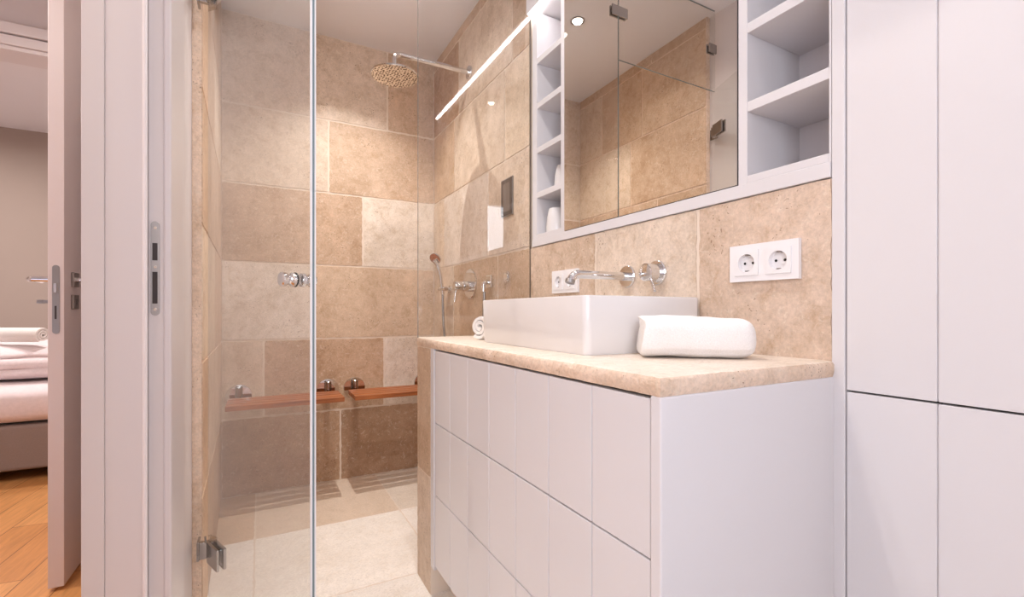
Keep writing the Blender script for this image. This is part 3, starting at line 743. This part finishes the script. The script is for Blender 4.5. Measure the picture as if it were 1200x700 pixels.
cp = thing('control_panel', 'narrow dark glass control panel set in the shower wall', 'control panel', (XW - .003, 1.803, 1.455))
obj('frame', bx(-.005, 0, -.053, .053, -.083, .083), M['steel'], cp, bevel=.001)
obj('screen', bx(-.0062, -.004, -.049, .049, -.079, .079), M['panel'], cp)
obj('display', bx(-.0068, -.006, -.032, .032, -.062, .062), plain('dim_display', lin(112, 98, 90), .12), cp)

# ------------------------------------------------------------------ fold-down teak seats
def bench(x0, x1, brs, label):
    xc = (x0 + x1) / 2
    t_ = thing('shower_bench', label, 'shower seat', (xc, YB - .002, .52), group='teak shower seats')
    for k in range(4):
        y1_ = -.068 - k * .060; obj('slat', bx(x0 - xc, x1 - xc, y1_ - .050, y1_, -.023, 0), M['teak'], t_, bevel=.002)
    for x in brs:
        u = x - xc
        bm = bmesh.new(); lathe(bm, (u, 0, .0), (0, -1, 0), [(0, .06), (.006, .06), (.009, .058)], 40); r_ = obj('rosette', bm, M['chrome'], t_, smooth=True)
        bm = bmesh.new(); lathe(bm, (u, -.030, -.040), (0, 0, 1), [(0, .0165), (.084, .0165), (.089, .012)], 20); box(bm, u - .0125, u + .0125, -.22, -.030, -.036, -.0235); obj('bracket', bm, M['satin'], t_, smooth=True)
    return t_
bench(-.142, .378, (-.097, .332), 'slatted teak shower seat on the left, seen through the glass door')
bench(.430, .938, (.475, .885), 'slatted teak shower seat on the right, partly behind the low stone wall')

# ------------------------------------------------------------------ ceiling lights
def downlight(x, y, label, r=.026):
    t_ = thing('ceiling_spotlight', label, 'ceiling light', (x, y, ZC), group='recessed ceiling spotlights')
    bm = bmesh.new(); lathe(bm, (0, 0, 0), (0, 0, -1), [(-.001, r + .012), (.004, r + .012), (.005, r + .004), (.002, r)], 32, cap1=False); obj('bezel', bm, M['steel'], t_, smooth=True)
    bm = bmesh.new(); lathe(bm, (0, 0, -.0005), (0, 0, -1), [(0, r), (.0025, r)], 24); obj('diffuser', bm, M['lamp'], t_)
    return t_
LB = ['recessed round spotlight in the shower ceiling nearest the back wall', 'recessed round spotlight in the shower ceiling nearest the screen', 'recessed round spotlight in the ceiling above the basin', 'recessed round spotlight in the ceiling beside the tall cupboard']
for (x, y, p), lb in zip(BATH_SPOTS, LB): downlight(x, y, lb)
for (x, y), lb in zip(ADDED_HALL_SPOTS, ['recessed round spotlight in the hall ceiling by the bathroom door', 'recessed round spotlight in the hall ceiling by the bedroom door']): downlight(x, y, lb)
for (x, y), lb in zip(ADDED_BED_SPOTS, ['round ceiling spotlight over the near edge of the bed', 'round ceiling spotlight over the far side of the bed']): downlight(x, y, lb, .062)

# ------------------------------------------------------------------ bed
bd = thing('bed', 'bed with grey upholstered base and white mattress in the bedroom', 'bed', (-1.6, 4.5, 0))
def bobj(name, bm, mat, **k):
    bmesh.ops.translate(bm, verts=bm.verts[:], vec=Vector((1.6, -4.5, 0))); return obj(name, bm, mat, bd, **k)
bobj('base', bx(-2.75, -.45, 3.62, 5.38, .06, .315), M['grey'], bevel=.02, seg=3)
for x in (-2.6, -.6):
    for y in (3.75, 5.25):
        bobj('leg', bx(x - .03, x + .03, y - .03, y + .03, 0, .06), M['dark'])
def soft(x0, x1, y0, y1, z0, z1, amp, seed, nx=40, ny=30, r=.05, fr_=6):
    bm = bmesh.new()
    secs = []
    for i in range(nx + 1):
        x = x0 + (x1 - x0) * i / nx; sec = []
        n = 40
        for j in range(n):
            a = 2 * PI * j / n; ca, sa = math.cos(a), math.sin(a)
            y = (y0 + y1) / 2 + math.copysign(abs(ca) ** .3, ca) * (y1 - y0) / 2; z = (z0 + z1) / 2 + math.copysign(abs(sa) ** .5, sa) * (z1 - z0) / 2
            d = noise.noise(Vector((x * fr_ + seed, y * fr_, z * fr_ * 2))) * amp
            if sa > -.3: z += d * (1 if sa > 0 else .4)
            y += d * .8 * (1 if ca < 0 else 0)
            sec.append((x, y, z))
        secs.append(sec)
    loft(bm, secs); return bm
bobj('mattress', soft(-2.76, -.44, 3.585, 5.38, .307, .545, .008, 1), M['linen'], smooth=True)
def folded(x0, x1, y0, y1, z0, z1, layers, seed):
    bm = bmesh.new(); secs = []; n = 72; nx = 60
    for i in range(nx + 1):
        x = x0 + (x1 - x0) * i / nx; sec = []
        for j in range(n):
            a = 2 * PI * j / n; ca, sa = math.cos(a), math.sin(a)
            y = (y0 + y1) / 2 + math.copysign(abs(ca) ** .22, ca) * (y1 - y0) / 2; t_ = (math.copysign(abs(sa) ** .8, sa) + 1) / 2
            z = z0 + (z1 - z0) * t_
            wv = noise.noise(Vector((x * 1.6 + seed, t_ * 3, 0)))
            ph = (t_ + wv * .10) * layers
            gr = (abs(math.sin(PI * ph)) ** .45) * .035 - .03
            if ca < 0 and 0.04 < t_ < .96: y -= gr
            y -= (t_ * .10 if ca < 0 else 0)* -1
            d = noise.noise(Vector((x * 5 + seed, y * 5, z * 9))) * .016
            if sa > .2: z += d
            if ca < 0: y += d
            sec.append((x, y, z))
        secs.append(sec)
    loft(bm, secs); return bm
tag(obj('duvet', folded(-2.4, -.55, 3.70, 4.75, .551, .752, 3, 5), M['linen'], smooth=True), 'white duvet folded in layers on the mattress', 'duvet')
o = obj('rolled_towel', spiral_roll(.6, .042, 2.6, .013), M['towel'], smooth=True, loc=(-1.41, 3.99, .815)); o.rotation_euler = (.4, 0, math.radians(-32)); tag(o, 'long white towel rolled up on the folded covers on the bed', 'towel')
